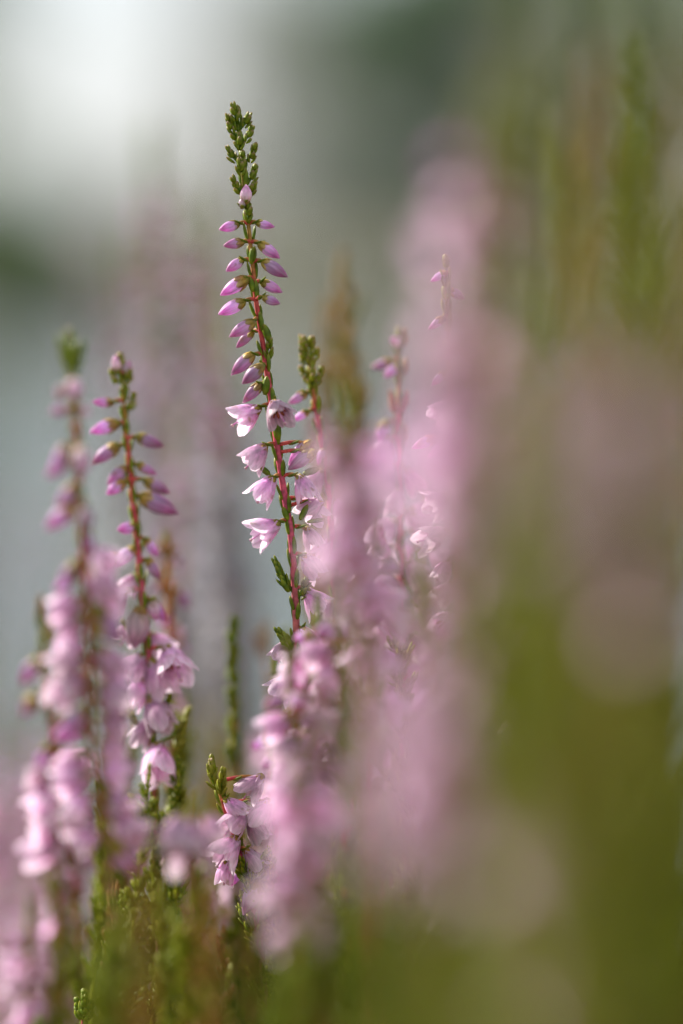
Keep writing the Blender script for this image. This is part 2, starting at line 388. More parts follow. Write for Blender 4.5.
# the sharp-ish left spike
hero('left heather spike with rosy tip and violet buds hanging from a red stem', [(121, 362, 0), (123, 385, 0), (124, 410, 0), (127, 440, 0), (131, 480, 0), (136, 530, 0), (141, 580, 0), (147, 640, 0), (150, 700, 0), (152, 760, 0), (156, 860, 0), (160, 1020, 0)], .4925,
     [('p', 118, 372, 115, 354, 0, 0, 0), ('p', 125, 374, 131, 360, 0, 0, 1), ('t', 116, 384, -.6, -1, 1.6), ('t', 127, 384, .4, -1, 1.6), ('t', 124, 396, .1, -1, 1.8), ('t', 130, 410, .4, -1, 2.0),
      ('b', 112, 403, 92, 402, 0, -.001), ('b', 117, 423, 88, 433, 0, -.001), ('b', 117, 446, 90, 464, 0, 0), ('b', 125, 468, 106, 486, 0, -.001), ('b', 124, 482, 105, 495, -.001, -.002),
      ('b', 138, 437, 164, 447, 0, -.001), ('b', 138, 465, 157, 475, 0, 0), ('b', 146, 481, 171, 494, 0, 0), ('b', 142, 497, 178, 513, 0, -.001),
      ('b', 134, 527, 116, 530, -.001, -.003), ('b', 134, 548, 114, 566, 0, -.001), ('b', 118, 556, 97, 566, 0, 0), ('f', 124, 592, 106, 612, 0, -.001), ('p', 140, 610, 134, 650, -.001, -.001, 1), ('p', 152, 600, 156, 622, 0, 0),
      ('f', 168, 648, 180, 684, -.001, -.004), ('f', 152, 660, 166, 700, 0, 0), ('b', 148, 560, 160, 580, 0, 0), ('f', 136, 575, 122, 596, .001, .001), ('b', 150, 600, 166, 622, .001, 0), ('f', 138, 622, 118, 646, .001, .001), ('f', 150, 634, 170, 655, .001, .001), ('f', 144, 655, 124, 684, 0, 0), ('f', 150, 700, 166, 735, -.001, -.003), ('b', 146, 540, 158, 556, 0, 0), ('f', 146, 680, 128, 706, 0, 0), ('f', 158, 745, 158, 785, -.001, -.004), ('f', 150, 720, 134, 745, 0, 0), ('f', 152, 700, 172, 724, 0, 0),
      ('t', 158, 730, .35, -1, 5, 0, G_FRESH), ('t', 140, 740, -.35, -1, 5, 0, G_FRESH), ('t', 136, 640, -.8, -1, 3, 0, G_FRESH), ('t', 176, 750, .3, -1, 6, 0, G_OLIVE)], 7, fascicle_from=58)

# blurred left spike
def whorl_items(path, y0, y1, step, rnd, kind='f', L=4.4, px=8, faceprob=.25, wide=1.0):
    """flowers hanging alternately left and right of a stem given in pixels"""
    out = []; y = y0; side = 1
    def sx(yy):
        for i in range(len(path) - 1):
            if path[i][1] <= yy <= path[i + 1][1]:
                t = (yy - path[i][1]) / (path[i + 1][1] - path[i][1]); return path[i][0] * (1 - t) + path[i + 1][0] * t
        return path[-1][0]
    while y < y1:
        x = sx(y); a = R(rnd.uniform(15, 50)); l = L * px * rnd.uniform(.85, 1.1)
        k = kind if rnd.random() > .12 else 'b'
        bx = x + side * rnd.uniform(6, 13) * wide
        out.append((k, bx, y, bx + side * l * math.cos(a) * rnd.uniform(.5, 1), y + l * math.sin(a), rnd.uniform(-.0015, .0015), rnd.uniform(-.003, .003)))
        side = -side; y += step * rnd.uniform(.7, 1.3)
    return out
rc = random.Random(11)
pc = [(70, 338, 0), (72, 365, 0), (75, 400, 0), (77, 440, 0), (80, 500, 0), (84, 560, 0), (90, 640, 0), (90, 740, 0), (110, 860, 0), (118, 1020, 0)]
ic = [('t', 69, 368, -.3, -1, 3.4, 0, G_FRESH), ('t', 73, 372, .3, -1, 3.2, 0, G_FRESH), ('t', 71, 375, 0, -1, 3.6, -.001, G_FRESH),
      ('p', 66, 385, 55, 398, 0, 0), ('p', 74, 380, 76, 398, -.001, -.003), ('b', 70, 408, 50, 412, 0, 0), ('p', 80, 405, 90, 415, 0, 0),
      ('b', 68, 448, 50, 470, 0, 0), ('p', 80, 448, 84, 474, -.001, -.003), ('b', 70, 460, 46, 476, 0, 0), ('p', 66, 445, 55, 462, 0, 0),
      ('b', 76, 485, 56, 512, 0, 0), ('b', 76, 505, 44, 530, 0, 0), ('p', 84, 508, 88, 530, -.001, -.003), ('b', 86, 530, 92, 552, 0, 0), ('b', 82, 490, 66, 500, 0, 0)]
pcs = [(a, b) for a, b, _ in pc]
ic += whorl_items(pcs, 552, 850, 10, rc, 'f', L=5.0, wide=.9)
hero('soft leftmost heather spike with fresh green tip and crowded pale pink bells', pc, .446, ic, 9)
# reddish brown sprig behind the left spike
pd = [(166, 538, 0), (167, 570, 0), (169, 620, 0), (171, 680, 0), (172, 760, 0), (175, 880, 0), (178, 1020, 0)]
hero('short rusty-tipped heather sprig tucked behind the red-stemmed left spike', pd, .515, [('p', 160, 548, 152, 560, 0, 0), ('p', 174, 552, 182, 568, 0, 0), ('t', 168, 560, .2, -1, 2, 0, G_RUST), ('b', 162, 582, 150, 594, 0, 0), ('b', 176, 590, 190, 600, 0, 0), ('b', 174, 598, 192, 608, 0, 0), ('b', 166, 612, 160, 628, 0, 0), ('p', 176, 625, 184, 640, 0, 0), ('b', 178, 640, 190, 654, 0, 0), ('t', 168, 600, -.3, -1, 3, 0, G_RUST), ('f', 172, 690, 176, 716, 0, 0)], 13, leaf_stops=G_RUST)
pe = [(42, 612, 0), (44, 650, 0), (50, 700, 0), (58, 760, 0), (70, 830, 0), (80, 920, 0), (86, 1020, 0)]
re_ = random.Random(5)
hero('brownish bent heather sprig at the left edge with dull violet buds', pe, .520, [('t', 42, 622, 0, -1, 3, 0, G_RUST), ('t', 45, 640, .5, -1, 3, 0, G_RUST)] + whorl_items([(a, b) for a, b, _ in pe], 640, 760, 20, re_, 'b') + whorl_items([(a, b) for a, b, _ in pe], 760, 860, 9, re_, 'f'), 15)
# narrow green shoot
hero('narrow unflowered green heather shoot standing alone left of centre', [(233, 622, 0), (233, 660, 0), (234, 700, 0), (234, 760, 0), (236, 860, 0), (238, 1020, 0)], .508, [('t', 233, 640 + 14 * k, (-.45 if k % 2 else .45), -1, 2.6, 0, G_FRESH) for k in range(10)], 17, leaf_step=1.6, upper_red=False, tip_stops=G_FRESH)
# small sharp tip with flowers lower left of centre
hero('low sharp heather tip with rosy bells hanging over green shoots', [(213, 768, 0), (218, 785, 0), (224, 805, 0), (234, 835, 0), (243, 865, 0), (252, 900, 0), (262, 960, 0), (268, 1020, 0)], .481,
     [('t', 214, 776, -.2, -1, 2.2, 0, G_OLIVE), ('t', 218, 790, -.4, -1, 3.0, 0, G_OLIVE), ('t', 221, 795, .1, -1, 3.0, -.001, G_OLIVE), ('f', 226, 800, 246, 818, -.001, -.001, 1), ('f', 244, 812, 222, 838, 0, -.002, 0), ('f', 236, 838, 214, 868, -.001, -.003, 3), ('f', 246, 850, 262, 872, -.001, -.001, 1), ('b', 258, 882, 244, 914, -.001, -.001, 2),
      ('f', 262, 776, 240, 800, 0, 0, 2), ('f', 268, 800, 254, 830, 0, 0, 1), ('f', 226, 862, 224, 888, 0, 0, 0), ('b', 240, 870, 232, 886, .001, .001), ('f', 250, 820, 264, 844, 0, 0, 1)], 19, fascicle_from=26)
hero('heather sprig with one drooping violet bell left of the low sharp tip', [(196, 800, 0), (192, 830, 0), (190, 880, 0), (192, 940, 0), (196, 1020, 0)], .445, [('f', 190, 820, 184, 872, 0, -.003, 3), ('f', 182, 815, 170, 850, 0, 0, 1), ('f', 198, 830, 206, 862, 0, 0, 1), ('f', 206, 815, 220, 840, .002, .001)], 21, fascicle_from=14)
# white-budded sprig right of centre
pl = [(399, 336, 0), (399, 360, 0), (400, 400, 0), (400, 440, 0), (400, 500, 0), (402, 580, 0), (405, 700, 0), (410, 860, 0), (414, 1020, 0)]
rl = random.Random(8)
hero('heather sprig topped by one white bud above red bracts, right of centre', pl, .500, [('p', 402, 344, 390, 338, -.001, -.002, 0), ('b', 392, 362, 370, 368, 0, 0), ('b', 398, 366, 384, 378, -.001, -.002), ('t', 404, 346, .3, -1, 1.6, 0, G_RUST), ('t', 404, 375, .5, -1, 1.8, 0, G_RUST), ('t', 396, 412, -.4, -1, 2.4, -.001, [(0, RED), (1, RUST)]), ('t', 404, 412, .4, -1, 2.4, 0, [(0, RED), (1, RUST)]), ('t', 398, 445, -.2, -1, 2.4), ('t', 404, 445, .3, -1, 2.4),
     ('b', 386, 422, 378, 448, 0, 0), ('f', 388, 438, 378, 470, 0, 0, 0), ('f', 388, 470, 380, 500, 0, 0, 1), ('f', 396, 488, 392, 516, -.002, -.003, 0), ('f', 408, 470, 424, 494, 0, 0)] + whorl_items([(a, b) for a, b, _ in pl], 510, 690, 13, rl, 'f'), 23)
# sharp flowers glimpsed through the pink veil
pm = [(446, 262, 0), (447, 300, 0), (450, 350, 0), (452, 400, 0), (454, 450, 0), (456, 520, 0), (460, 620, 0), (466, 740, 0), (472, 860, 0), (478, 1020, 0)]
rm = random.Random(31)
hero('sharp heather spike glimpsed through the tall soft pink spike', pm, .483, [('b', 446, 272, 430, 282, 0, 0), ('b', 450, 290, 466, 300, 0, 0), ('b', 444, 318, 428, 330, 0, 0), ('b', 452, 345, 470, 356, 0, 0), ('b', 446, 372, 432, 386, 0, 0), ('f', 448, 404, 430, 420, -.001, -.002, 2), ('f', 456, 410, 474, 424, 0, 0, 1), ('b', 436, 438, 412, 448, 0, 0), ('b', 446, 444, 428, 458, 0, 0), ('b', 460, 450, 446, 470, 0, 0), ('f', 466, 440, 484, 456, 0, 0)] + whorl_items([(a, b) for a, b, _ in pm], 480, 640, 14, rm, 'f'), 25)
# right cluster in focus around the bright gaps
pn = [(512, 690, 0), (508, 720, 0), (500, 750, 0), (492, 790, 0), (486, 840, 0), (484, 900, 0), (482, 1020, 0)]
hero('dark leafy sprig with pink-striped bells beside the bright gaps, lower right of centre', pn, .484, [('b', 508, 706, 518, 722, 0, 0), ('f', 510, 722, 506, 752, -.001, -.002, 0), ('f', 502, 738, 488, 760, 0, 0, 0), ('b', 498, 760, 510, 776, 0, 0), ('t', 494, 780, -.6, -1, 3, 0, G_OLIVE), ('f', 492, 788, 480, 806, 0, 0), ('t', 488, 800, .5, -1, 3, 0, G_OLIVE), ('t', 486, 830, -.5, -1, 4, 0, G_OLIVE), ('t', 486, 850, .5, -1, 4, 0, G_OLIVE)], 27, fascicle_from=18)
hero('serrated dark leaf shoot edging the bright gap in the middle of the clump', [(352, 690, 0), (358, 700, 0), (357, 730, 0), (352, 780, 0), (350, 860, 0), (346, 1020, 0)], .482, [('t', 356, 732, .35, -1, 4.2, 0, G_OLIVE), ('t', 352, 740, -.3, -1, 4.2, 0, G_OLIVE), ('t', 354, 780, -.5, -1, 4, 0, G_OLIVE), ('f', 362, 760, 374, 784, 0, 0, 0), ('f', 350, 690, 336, 700, 0, 0)], 29)
hero('serrated dark leaf shoot between the two bright gaps', [(448, 720, 0), (450, 760, 0), (453, 800, 0), (456, 860, 0), (460, 1020, 0)], .486, [('t', 450, 770, -.5, -1, 4.2, 0, G_OLIVE), ('t', 452, 800, -.45, -1, 5, 0, G_OLIVE), ('t', 456, 860, .3, -1, 5, 0, G_OLIVE), ('t', 456, 830, .5, -1, 4, 0, G_OLIVE), ('f', 446, 730, 432, 754, 0, 0)], 30)
# right edge sprig, bottom
pv = [(668, 835, 0), (666, 870, 0), (668, 920, 0), (666, 970, 0), (670, 1020, 0)]
hero('small sharp heather spike at the lower right edge of the clump', pv, .470, [('t', 664 + 4 * (k % 2) * 2, 850 + 15 * k, (-.5 if k % 2 else .5), -1, 2.4, 0, G_RUST) for k in range(8)] + [('b', 672, 905, 680, 926, 0, 0), ('b', 664, 955, 652, 975, 0, 0), ('b', 672, 975, 682, 990, 0, 0)], 33)
hero('tiny sharp green leaf tip near the bottom left', [(84, 1000, 0), (84, 1012, 0), (84, 1040, 0), (86, 1080, 0)], .479, [('t', 81, 1020, -.4, -1, 2.6, 0, G_FRESH), ('t', 88, 1020, .4, -1, 2.4, 0, G_FRESH), ('t', 84, 1020, 0, -1, 2.8, -.001, G_FRESH)], 35, tip_stops=G_FRESH)
hero('short sprig with a single violet bud at the bottom of the clump', [(282, 1000, 0), (283, 1030, 0), (284, 1080, 0)], .474, [('b', 283, 1024, 283, 1000, -.001, -.002)], 37)

# ------------------------------------------------------------------ sprig designs that are copied (stem, leaves, flowers; stem foot at the origin)
H0 = 0.38
def design(kind, seed):
    rnd = random.Random(seed); sm = MB(); lf = MB(); parts = []
    lean = rnd.uniform(-.012, .012); ph = rnd.random() * 6
    def c(z):
        t = z / H0
        return Vector((lean * t * t + .003 * math.sin(t * 6 + ph) - .003 * math.sin(ph), .003 * math.sin(t * 5 + ph) - .003 * math.sin(ph), z))
    zs = [H0 * (1 - (k / 36) ** 1.35) for k in range(37)]
    pts = [c(z) for z in zs]
    def scol(t):
        if kind in ('green', 'olive'): return ramp([(0, LGREEN), (.5, OLIVE), (1, BROWN)], t)
        return ramp([(0, GREEN), (.08, RED), (.25, lerp(RUST, RED, .5)), (1, BROWN)], t)
    sm.tube(pts, [(.25 + 1.0 * (1 - z / H0)) * mm for z in zs], [scol(1 - z / H0) for z in zs], 6)
    st = {'green': G_FRESH, 'olive': G_OLIVE, 'rust': G_RUST}.get(kind, G_OLIVE if seed % 2 else G_FRESH)
    tipL = rnd.uniform(7, 12) if kind not in ('dense', 'short') else rnd.uniform(3, 5)
    ztop = H0 - tipL * mm
    z = H0 - .002
    while z > ztop:
        a = rnd.random() * 6.3; e = Vector((math.cos(a), math.sin(a), 0))
        tuft(lf, c(z) - Vector((0, 0, .0015)), e * .5 + Vector((0, 0, 1)), 2.2 * mm, rnd, st, 1.5, .6, 4, 45, lo=True); z -= .0011
    tuft(lf, c(H0 - .002), Vector((0, 0, 1)), .0025, rnd, st, 1.4, .6, 5, 30, lo=True)
    if kind in ('green', 'olive', 'rust'):
        z0 = ztop
    else:
        span = {'dense': rnd.uniform(34, 42), 'short': rnd.uniform(17, 22), 'bloom': rnd.uniform(32, 46), 'bud': rnd.uniform(22, 30), 'faded': rnd.uniform(26, 36), 'grey': rnd.uniform(50, 70)}[kind] * mm
        z = ztop - .001; z0 = ztop - span; k = 0
        while z > z0 and len(parts) < 96:
            f = (ztop - z) / span
            if kind in ('dense', 'short') and rnd.random() < .16: z -= rnd.uniform(.002, .005)
            for h in range(3 if kind in ('dense', 'short') and rnd.random() < .4 else 2):
                a = k * 1.35 + h * 2.7 + rnd.uniform(-.3, .3); e = Vector((math.cos(a), math.sin(a), 0))
                dn = R(rnd.uniform(5, 35) if f < .3 else rnd.uniform(20, 65))
                ax = e * math.cos(dn) - Vector((0, 0, math.sin(dn)))
                b = c(z) + e * (1.1 * mm)
                if kind == 'bud' or f < (.12 if kind in ('dense', 'short') else .3): me, nm = rnd.choice(MBUD), 'bud'
                elif kind == 'grey': me, nm = rnd.choice(MGRY), 'flower'
                elif kind == 'faded': me, nm = rnd.choice(MFAD if rnd.random() < .75 else MFLO), 'flower'
                else: me, nm = rnd.choice(MFLO), 'flower'
                parts.append((nm, me, align(b, ax, rnd.random() * 6, rnd.uniform(.85, 1.15) * (1.08 if kind in ('dense', 'short') else 1))))
            k += 1; z -= {'dense': .0036, 'short': .0027, 'bloom': .0026, 'bud': .0026, 'faded': .0028, 'grey': .0026}[kind] * rnd.uniform(.8, 1.2)
        z = ztop
        while z > z0:
            a = rnd.random() * 6.3; e = Vector((math.cos(a), math.sin(a), 0))
            lf.leaf(c(z) + e * .0003, e * .35 + Vector((0, 0, 1)), e, 2.4 * mm, .8 * mm, st, -.1, lo=True); z -= .0009
    z = z0
    while z > .12:
        for h in range(2):
            a = rnd.random() * 6.3; e = Vector((math.cos(a), math.sin(a), 0))
            L = rnd.uniform(2.5, 5.5 if z > z0 - .02 else 10) * mm
            tuft(lf, c(z), e * .6 + Vector((0, 0, 1)), L, rnd, st if rnd.random() < .7 else G_OLIVE, 2.0, .65, 6 if L < .006 else 8, 42, lo=True)
        z -= .0022
    for _ in range(3 if kind in ('green', 'olive', 'rust') else 2):      # leafy side shoots
        zb = rnd.uniform(.22, .31 if kind in ('green', 'olive', 'rust') else .28); a = rnd.random() * 6.3
        e = Vector((math.cos(a), math.sin(a), 0)); L = rnd.uniform(.02, .045)
        q = [c(zb) + e * (L * .38 * t ** .7) + Vector((0, 0, L * t)) for t in (0, .15, .3, .45, .6, .75, .9, 1)]
        sm.tube(q, [.4 * mm - .03 * mm * i for i in range(8)], [scol(.3)] * 8, 5)
        for i in range(1, 8):
            for h in range(3):
                a2 = rnd.random() * 6.3; e2 = Vector((math.cos(a2), math.sin(a2), 0))
                tuft(lf, q[i - 1].lerp(q[i], rnd.random()), e2 * .5 + Vector((0, 0, 1)), .003, rnd, st, 1.8, .6, 5, 40, lo=True)
    return dict(kind=kind, tip=c(H0), stem=sm.mesh('stem', [M_STEM]), leaves=lf.mesh('leaves', [M_LEAF]), parts=parts)
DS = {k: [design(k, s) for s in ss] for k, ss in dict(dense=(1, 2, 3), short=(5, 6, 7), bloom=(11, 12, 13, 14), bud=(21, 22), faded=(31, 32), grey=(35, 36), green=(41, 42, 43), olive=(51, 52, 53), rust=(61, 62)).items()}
rp = random.Random(77)
def plant(kind, px, py, D, label, group=None, var=None, tilt=None, rot=None):
    d = DS[kind][(rp.randrange(9) if var is None else var) % len(DS[kind])]
    P = at(px, py, D); rz = rp.random() * 6.28 if rot is None else rot
    tx, ty = tilt if tilt else (R(rp.uniform(-5, 5)), R(rp.uniform(-4, 4)))
    Rm = Euler((tx, ty, rz)).to_matrix()
    s = P.z / (Rm @ d['tip']).z
    root = P - (Rm @ d['tip']) * s; root.z = 0
    cat = 'heather sprig' if d['parts'] else 'heather shoot'
    T = thing('heather_sprig' if d['parts'] else 'heather_shoot', root, label, cat, group)
    T.rotation_euler = (tx, ty, rz); T.scale = (s, s, s)
    obj('stem', d['stem'], T); obj('leaves', d['leaves'], T)
    for nm, me, M in d['parts']: obj(nm, me, T, M)
    return T
#PLANTS
# soft foreground spikes
plant('dense', 486, 92, .338, 'tall soft pink heather spike rising right of centre, its top a round pink blur', var=0, tilt=(R(2), R(6)), rot=.5)
plant('dense', 464, 205, .360, 'soft pink heather spike overlapping the left side of the tall pink one', var=1, tilt=(0, R(-1)), rot=2.)
plant('short', 470, 300, .380, 'lower soft pink heather spike in front of the tall pink one', var=2, tilt=(0, R(3)), rot=1.)
plant('short', 346, 385, .410, 'soft pink spike below the orange-brown tip in the middle', var=1, tilt=(0, R(2)), rot=3.)
plant('short', 378, 520, .450, 'soft lilac spike filling the middle of the clump', var=2, tilt=(0, R(-2)), rot=4.)
plant('short', 335, 560, .455, 'soft mauve spike at the foot of the tallest sharp spike', var=0, tilt=(0, R(2)), rot=5.)
plant('short', 440, 585, .318, 'very soft large mauve bloom low in the centre, upper one', var=1, tilt=(0, R(3)), rot=0.3)
plant('short', 425, 640, .335, 'very soft large mauve bloom low in the centre, lower one', var=2, tilt=(0, R(-3)), rot=1.3)
plant('short', 316, 672, .428, 'soft greyish lilac flower spike below the tallest sharp spike', var=0, tilt=(0, R(4)), rot=2.3)
plant('short', 300, 745, .415, 'soft pale lilac flower spike in the lower middle, over green shoots', var=1, tilt=(0, R(-3)), rot=2.9)
plant('short', 535, 725, .290, 'soft rosy flower spike low on the right in front of green shoots', var=2, tilt=(0, R(-5)), rot=.9)
plant('faded', 566, 740, .295, 'softest rosy spike low on the right, nearest the olive shoots', var=0, tilt=(0, R(-3)), rot=1.9)
plant('short', 602, 240, .283, 'blurred brownish pink heather spike high on the right side', var=0, tilt=(0, R(3)), rot=1.)
plant('rust', 565, 350, .330, 'blurred rusty leafy shoot left of the brownish pink spike', var=1, tilt=(0, R(-2)), rot=2.)
plant('short', 628, 345, .300, 'blurred dusty pink heather spike between olive shoots at the right', var=0, tilt=(0, R(2)), rot=3.)
plant('rust', 350, 330, .53, 'second orange-brown heather tip, lower than the pale-topped one', var=1, tilt=(0, 0), rot=2.)
plant('rust', 330, 300, .56, 'thin orange-brown heather tip just left of the pale-topped one', var=1, tilt=(0, R(2)), rot=1.)
plant('rust', 342, 255, .545, 'orange-brown heather tip with a pale top, between the sharp spike and the pink one', var=0, tilt=(0, 0), rot=0.)
G1 = 'soft heather spikes inside the clump'
for px, py, D, k in [(375, 545, .53, 'bloom'), (430, 500, .52, 'short'), (345, 600, .55, 'short'), (505, 600, .52, 'short'), (420, 610, .55, 'short'), (320, 660, .52, 'short'), (280, 700, .56, 'short'), (360, 470, .54, 'bloom'),
                     (470, 480, .42, 'bloom'), (415, 560, .43, 'bloom'), (275, 660, .50, 'faded')]:
    plant(k, px, py, D, 'blurred pink flowering sprig among the others in the middle of the clump', G1)
for px, py, D, k in [(365, 640, .50, 'green'), (392, 600, .485, 'olive'), (325, 770, .49, 'olive'), (430, 680, .50, 'olive'), (405, 560, .51, 'green')]:
    plant(k, px, py, D, 'leafy unflowered shoot tucked among the pink sprigs in the middle of the clump', 'leafy shoots among the pink sprigs')
for px, py, D in [(287, 632, .452), (318, 600, .46), (292, 760, .50), (330, 640, .51), (250, 790, .52)]:
    plant('short', px, py, D, 'softly blurred pink sprig at the foot of the tallest sharp spike', 'pink sprigs hiding the foot of the tallest spike')
for px, py, D in [(62, 700, .525), (128, 745, .52), (70, 790, .535), (178, 800, .53)]:
    plant('short', px, py, D, 'softly blurred pink sprig crowding round the two left spikes', 'pink sprigs round the left spikes')
G2 = 'olive and green shoots standing close on the right'
for px, py, D, k in [(550, -60, .27, 'olive'),  (660, -60, .29, 'olive'), (520, 40, .31, 'olive'), (690, 60, .33, 'rust'), (600, 60, .36, 'rust'), (655, 190, .34, 'olive'), (560, 130, .38, 'olive'), (630, 40, .40, 'green'),
                     (515, 400, .36, 'olive'), (540, 450, .30, 'green'), (515, 500, .33, 'green'), (560, 540, .29, 'green'), (690, 640, .34, 'green'), (684, 740, .37, 'green'), (650, 860, .36, 'green'), (675, 300, .36, 'olive'), (660, 420, .34, 'green'), (495, 540, .35, 'green'), (505, 500, .42, 'green'), (600, 560, .38, 'green'),
                     (560, 620, .33, 'green'), (630, 640, .32, 'green'), (600, 740, .36, 'green'), (670, 780, .29, 'green'), (580, 820, .29, 'green')]:
    plant(k, px, py, D, 'blurred olive, rusty or green shoot close to the eye at the right', G2)
G3 = 'green shoots along the bottom of the clump'
for i in range(64):
    px = rp.uniform(90, 480); py = rp.uniform(840, 960) if 130 < px < 460 else rp.uniform(880, 980)
    D = rp.choice([rp.uniform(.40, .46), rp.uniform(.47, .50), rp.uniform(.50, .60)])
    plant(rp.choice(['green', 'green', 'olive', 'rust']), px, py, D, 'leafy green or rusty shoot low in the clump beneath the flowers', G3)
for px, py, D, k in [(400, 880, .31, 'green'), (470, 900, .29, 'green'), (350, 930, .32, 'green'), (430, 840, .36, 'green'), (620, 900, .27, 'green'), (240, 960, .34, 'green')]:
    plant(k, px, py, D, 'blurred olive or green shoot close to the eye at the bottom', 'olive and green shoots close at the bottom')
G4 = 'tall green shoots between the left spikes'
for px, py, D in [(120, 700, .50), (135, 730, .52), (172, 690, .51), (186, 700, .52), (150, 770, .47), (105, 790, .50), (178, 760, .49)]:
    plant('green', px, py, D, 'upright green shoot between the two left spikes and the low tip', G4)
# behind
G5 = 'grey-lilac heather spikes behind the clump'
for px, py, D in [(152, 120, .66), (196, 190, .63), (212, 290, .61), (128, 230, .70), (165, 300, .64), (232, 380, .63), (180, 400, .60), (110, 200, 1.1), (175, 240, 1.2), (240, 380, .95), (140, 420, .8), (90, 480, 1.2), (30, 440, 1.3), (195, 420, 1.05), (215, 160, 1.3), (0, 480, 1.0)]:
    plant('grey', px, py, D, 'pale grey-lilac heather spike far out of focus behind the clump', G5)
G6 = 'purple heather at the lower left behind the clump'
for px, py, D in [(20, 700, .66), (-5, 740, .62), (45, 760, .68), (10, 800, .64), (60, 820, .62), (30, 860, .58), (75, 880, .60), (0, 880, .60), (50, 660, .75), (100, 900, .6), (-20, 640, .7), (70, 740, .8)]:
    plant(rp.choice(['dense', 'bloom']), px, py, D, 'blurred purple flowering sprig low on the left behind the spikes', G6)
plant('dense', 30, 895, .53, 'softly focused pink flower spike at the bottom left corner')
for px, py, D in [(560, 300, .6), (640, 100, .62), (600, 420, .7), (660, 500, .66), (520, 480, .62), (650, 250, .75), (570, 600, .7), (620, 700, .62), (540, 700, .66), (500, 300, .8), (690, 650, .6)]:
    plant(rp.choice(['faded', 'green', 'olive']), px, py, D, 'blurred green and brown sprig standing behind the right side of the clump', 'sprigs behind the right side')

# ------------------------------------------------------------------ setting
def surf(name, c1, c2, scale, rough=.95, c3=None):
    m = bpy.data.materials.new(name); m.use_nodes = True; nt = m.node_tree; p = nt.nodes['Principled BSDF']
    tc = nt.nodes.new('ShaderNodeTexCoord'); no = nt.nodes.new('ShaderNodeTexNoise'); no.inputs['Scale'].default_value = scale; no.inputs['Detail'].default_value = 8
    r = nt.nodes.new('ShaderNodeValToRGB'); r.color_ramp.elements[0].position = .35; r.color_ramp.elements[1].position = .65
    r.color_ramp.elements[0].color = (*c1, 1); r.color_ramp.elements[1].color = (*c2, 1)
    nt.links.new(tc.outputs['Object'], no.inputs['Vector']); nt.links.new(no.outputs['Fac'], r.inputs[0]); nt.links.new(r.outputs[0], p.inputs['Base Color'])
    b = nt.nodes.new('ShaderNodeBump'); b.inputs['Strength'].default_value = .5; nt.links.new(no.outputs['Fac'], b.inputs['Height']); nt.links.new(b.outputs[0], p.inputs['Normal'])
    p.inputs['Roughness'].default_value = rough; return m
def nonuni(lim, near, n):
    return [math.copysign(near * (math.exp(abs(t) * math.log(lim / near + 1)) - 1), t) for t in [(-1 + 2 * i / n) for i in range(n + 1)]]
xs = nonuni(3000, .5, 70); ys = [-y for y in nonuni(3000, .5, 110)][::-1]
def gz(x, y):
    if y < 1.5: z = -0.002
    elif y < 60: z = -.002 - .5 * min(1, (y - 1.5) / 2.0) if y < 40 else -.5 * max(0, (58 - y) / 18)
    else: z = .06 * min(8, (y - 60)) ** .8 + .0
    if y > 70: z += 14 * (1 - math.exp(-(y - 70) / 500)) * (1 + .3 * math.sin(x / 170))
    if y < 1.5: z += .003 * math.sin(x * 9) * math.sin(y * 7) * min(1, (x * x + y * y))
    return z
gv = [Vector((x, y, gz(x, y))) for y in ys for x in xs]; nx = len(xs)
gf = [(j * nx + i, j * nx + i + 1, (j + 1) * nx + i + 1, (j + 1) * nx + i) for j in range(len(ys) - 1) for i in range(nx - 1)]
g = MB(); g.add(gv, gf, [(.2, .2, .2)] * len(gv))
go = obj('ground', g.mesh('ground', [surf('heath_soil', (.09, .075, .055), (.16, .16, .08), 6)])); go['kind'] = 'structure'
wm = bpy.data.materials.new('lake_water'); wm.use_nodes = True; nt = wm.node_tree; p = nt.nodes['Principled BSDF']
p.inputs['Base Color'].default_value = (.05, .07, .07, 1); p.inputs['Roughness'].default_value = .12; p.inputs['IOR'].default_value = 1.33
tc = nt.nodes.new('ShaderNodeTexCoord'); no = nt.nodes.new('ShaderNodeTexNoise'); no.inputs['Scale'].default_value = 5; no.inputs['Detail'].default_value = 4
b = nt.nodes.new('ShaderNodeBump'); b.inputs['Strength'].default_value = .35; b.inputs['Distance'].default_value = .05
nt.links.new(tc.outputs['Object'], no.inputs['Vector']); nt.links.new(no.outputs['Fac'], b.inputs['Height']); nt.links.new(b.outputs[0], p.inputs['Normal'])
w = MB(); w.add([Vector((-900, 1.6, -.06)), Vector((900, 1.6, -.06)), Vector((900, 59, -.06)), Vector((-900, 59, -.06))], [(0, 1, 2, 3)], [(.1, .1, .1)] * 4)
wo = obj('lake_water', w.mesh('lake_water', [wm])); wo['kind'] = 'structure'
# heather mat low over the near bank
rs_ = random.Random(4); hm = MB()
for _ in range(9000):
    x = rs_.uniform(-1.6, 1.6); y = rs_.uniform(.25, 1.5)
    L = rs_.uniform(.05, .16) * (1 if abs(x) > .2 or y > .7 else 1.1)
    e = Vector((rs_.uniform(-.4, .4), rs_.uniform(-.4, .4), 1))
    hm.leaf(Vector((x, y, -.003)), e, Vector((rs_.uniform(-1, 1), rs_.uniform(-1, 1), 0.01)), L, rs_.uniform(.004, .010), rs_.choice([G_FRESH, G_OLIVE, G_RUST]), .1, lo=True)
ho = obj('ground_cover', hm.mesh('ground_cover', [M_LEAF])); ho['kind'] = 'stuff'; ho['label'] = 'low mat of heath grass and heather foliage under the sprigs'; ho['category'] = 'ground cover'

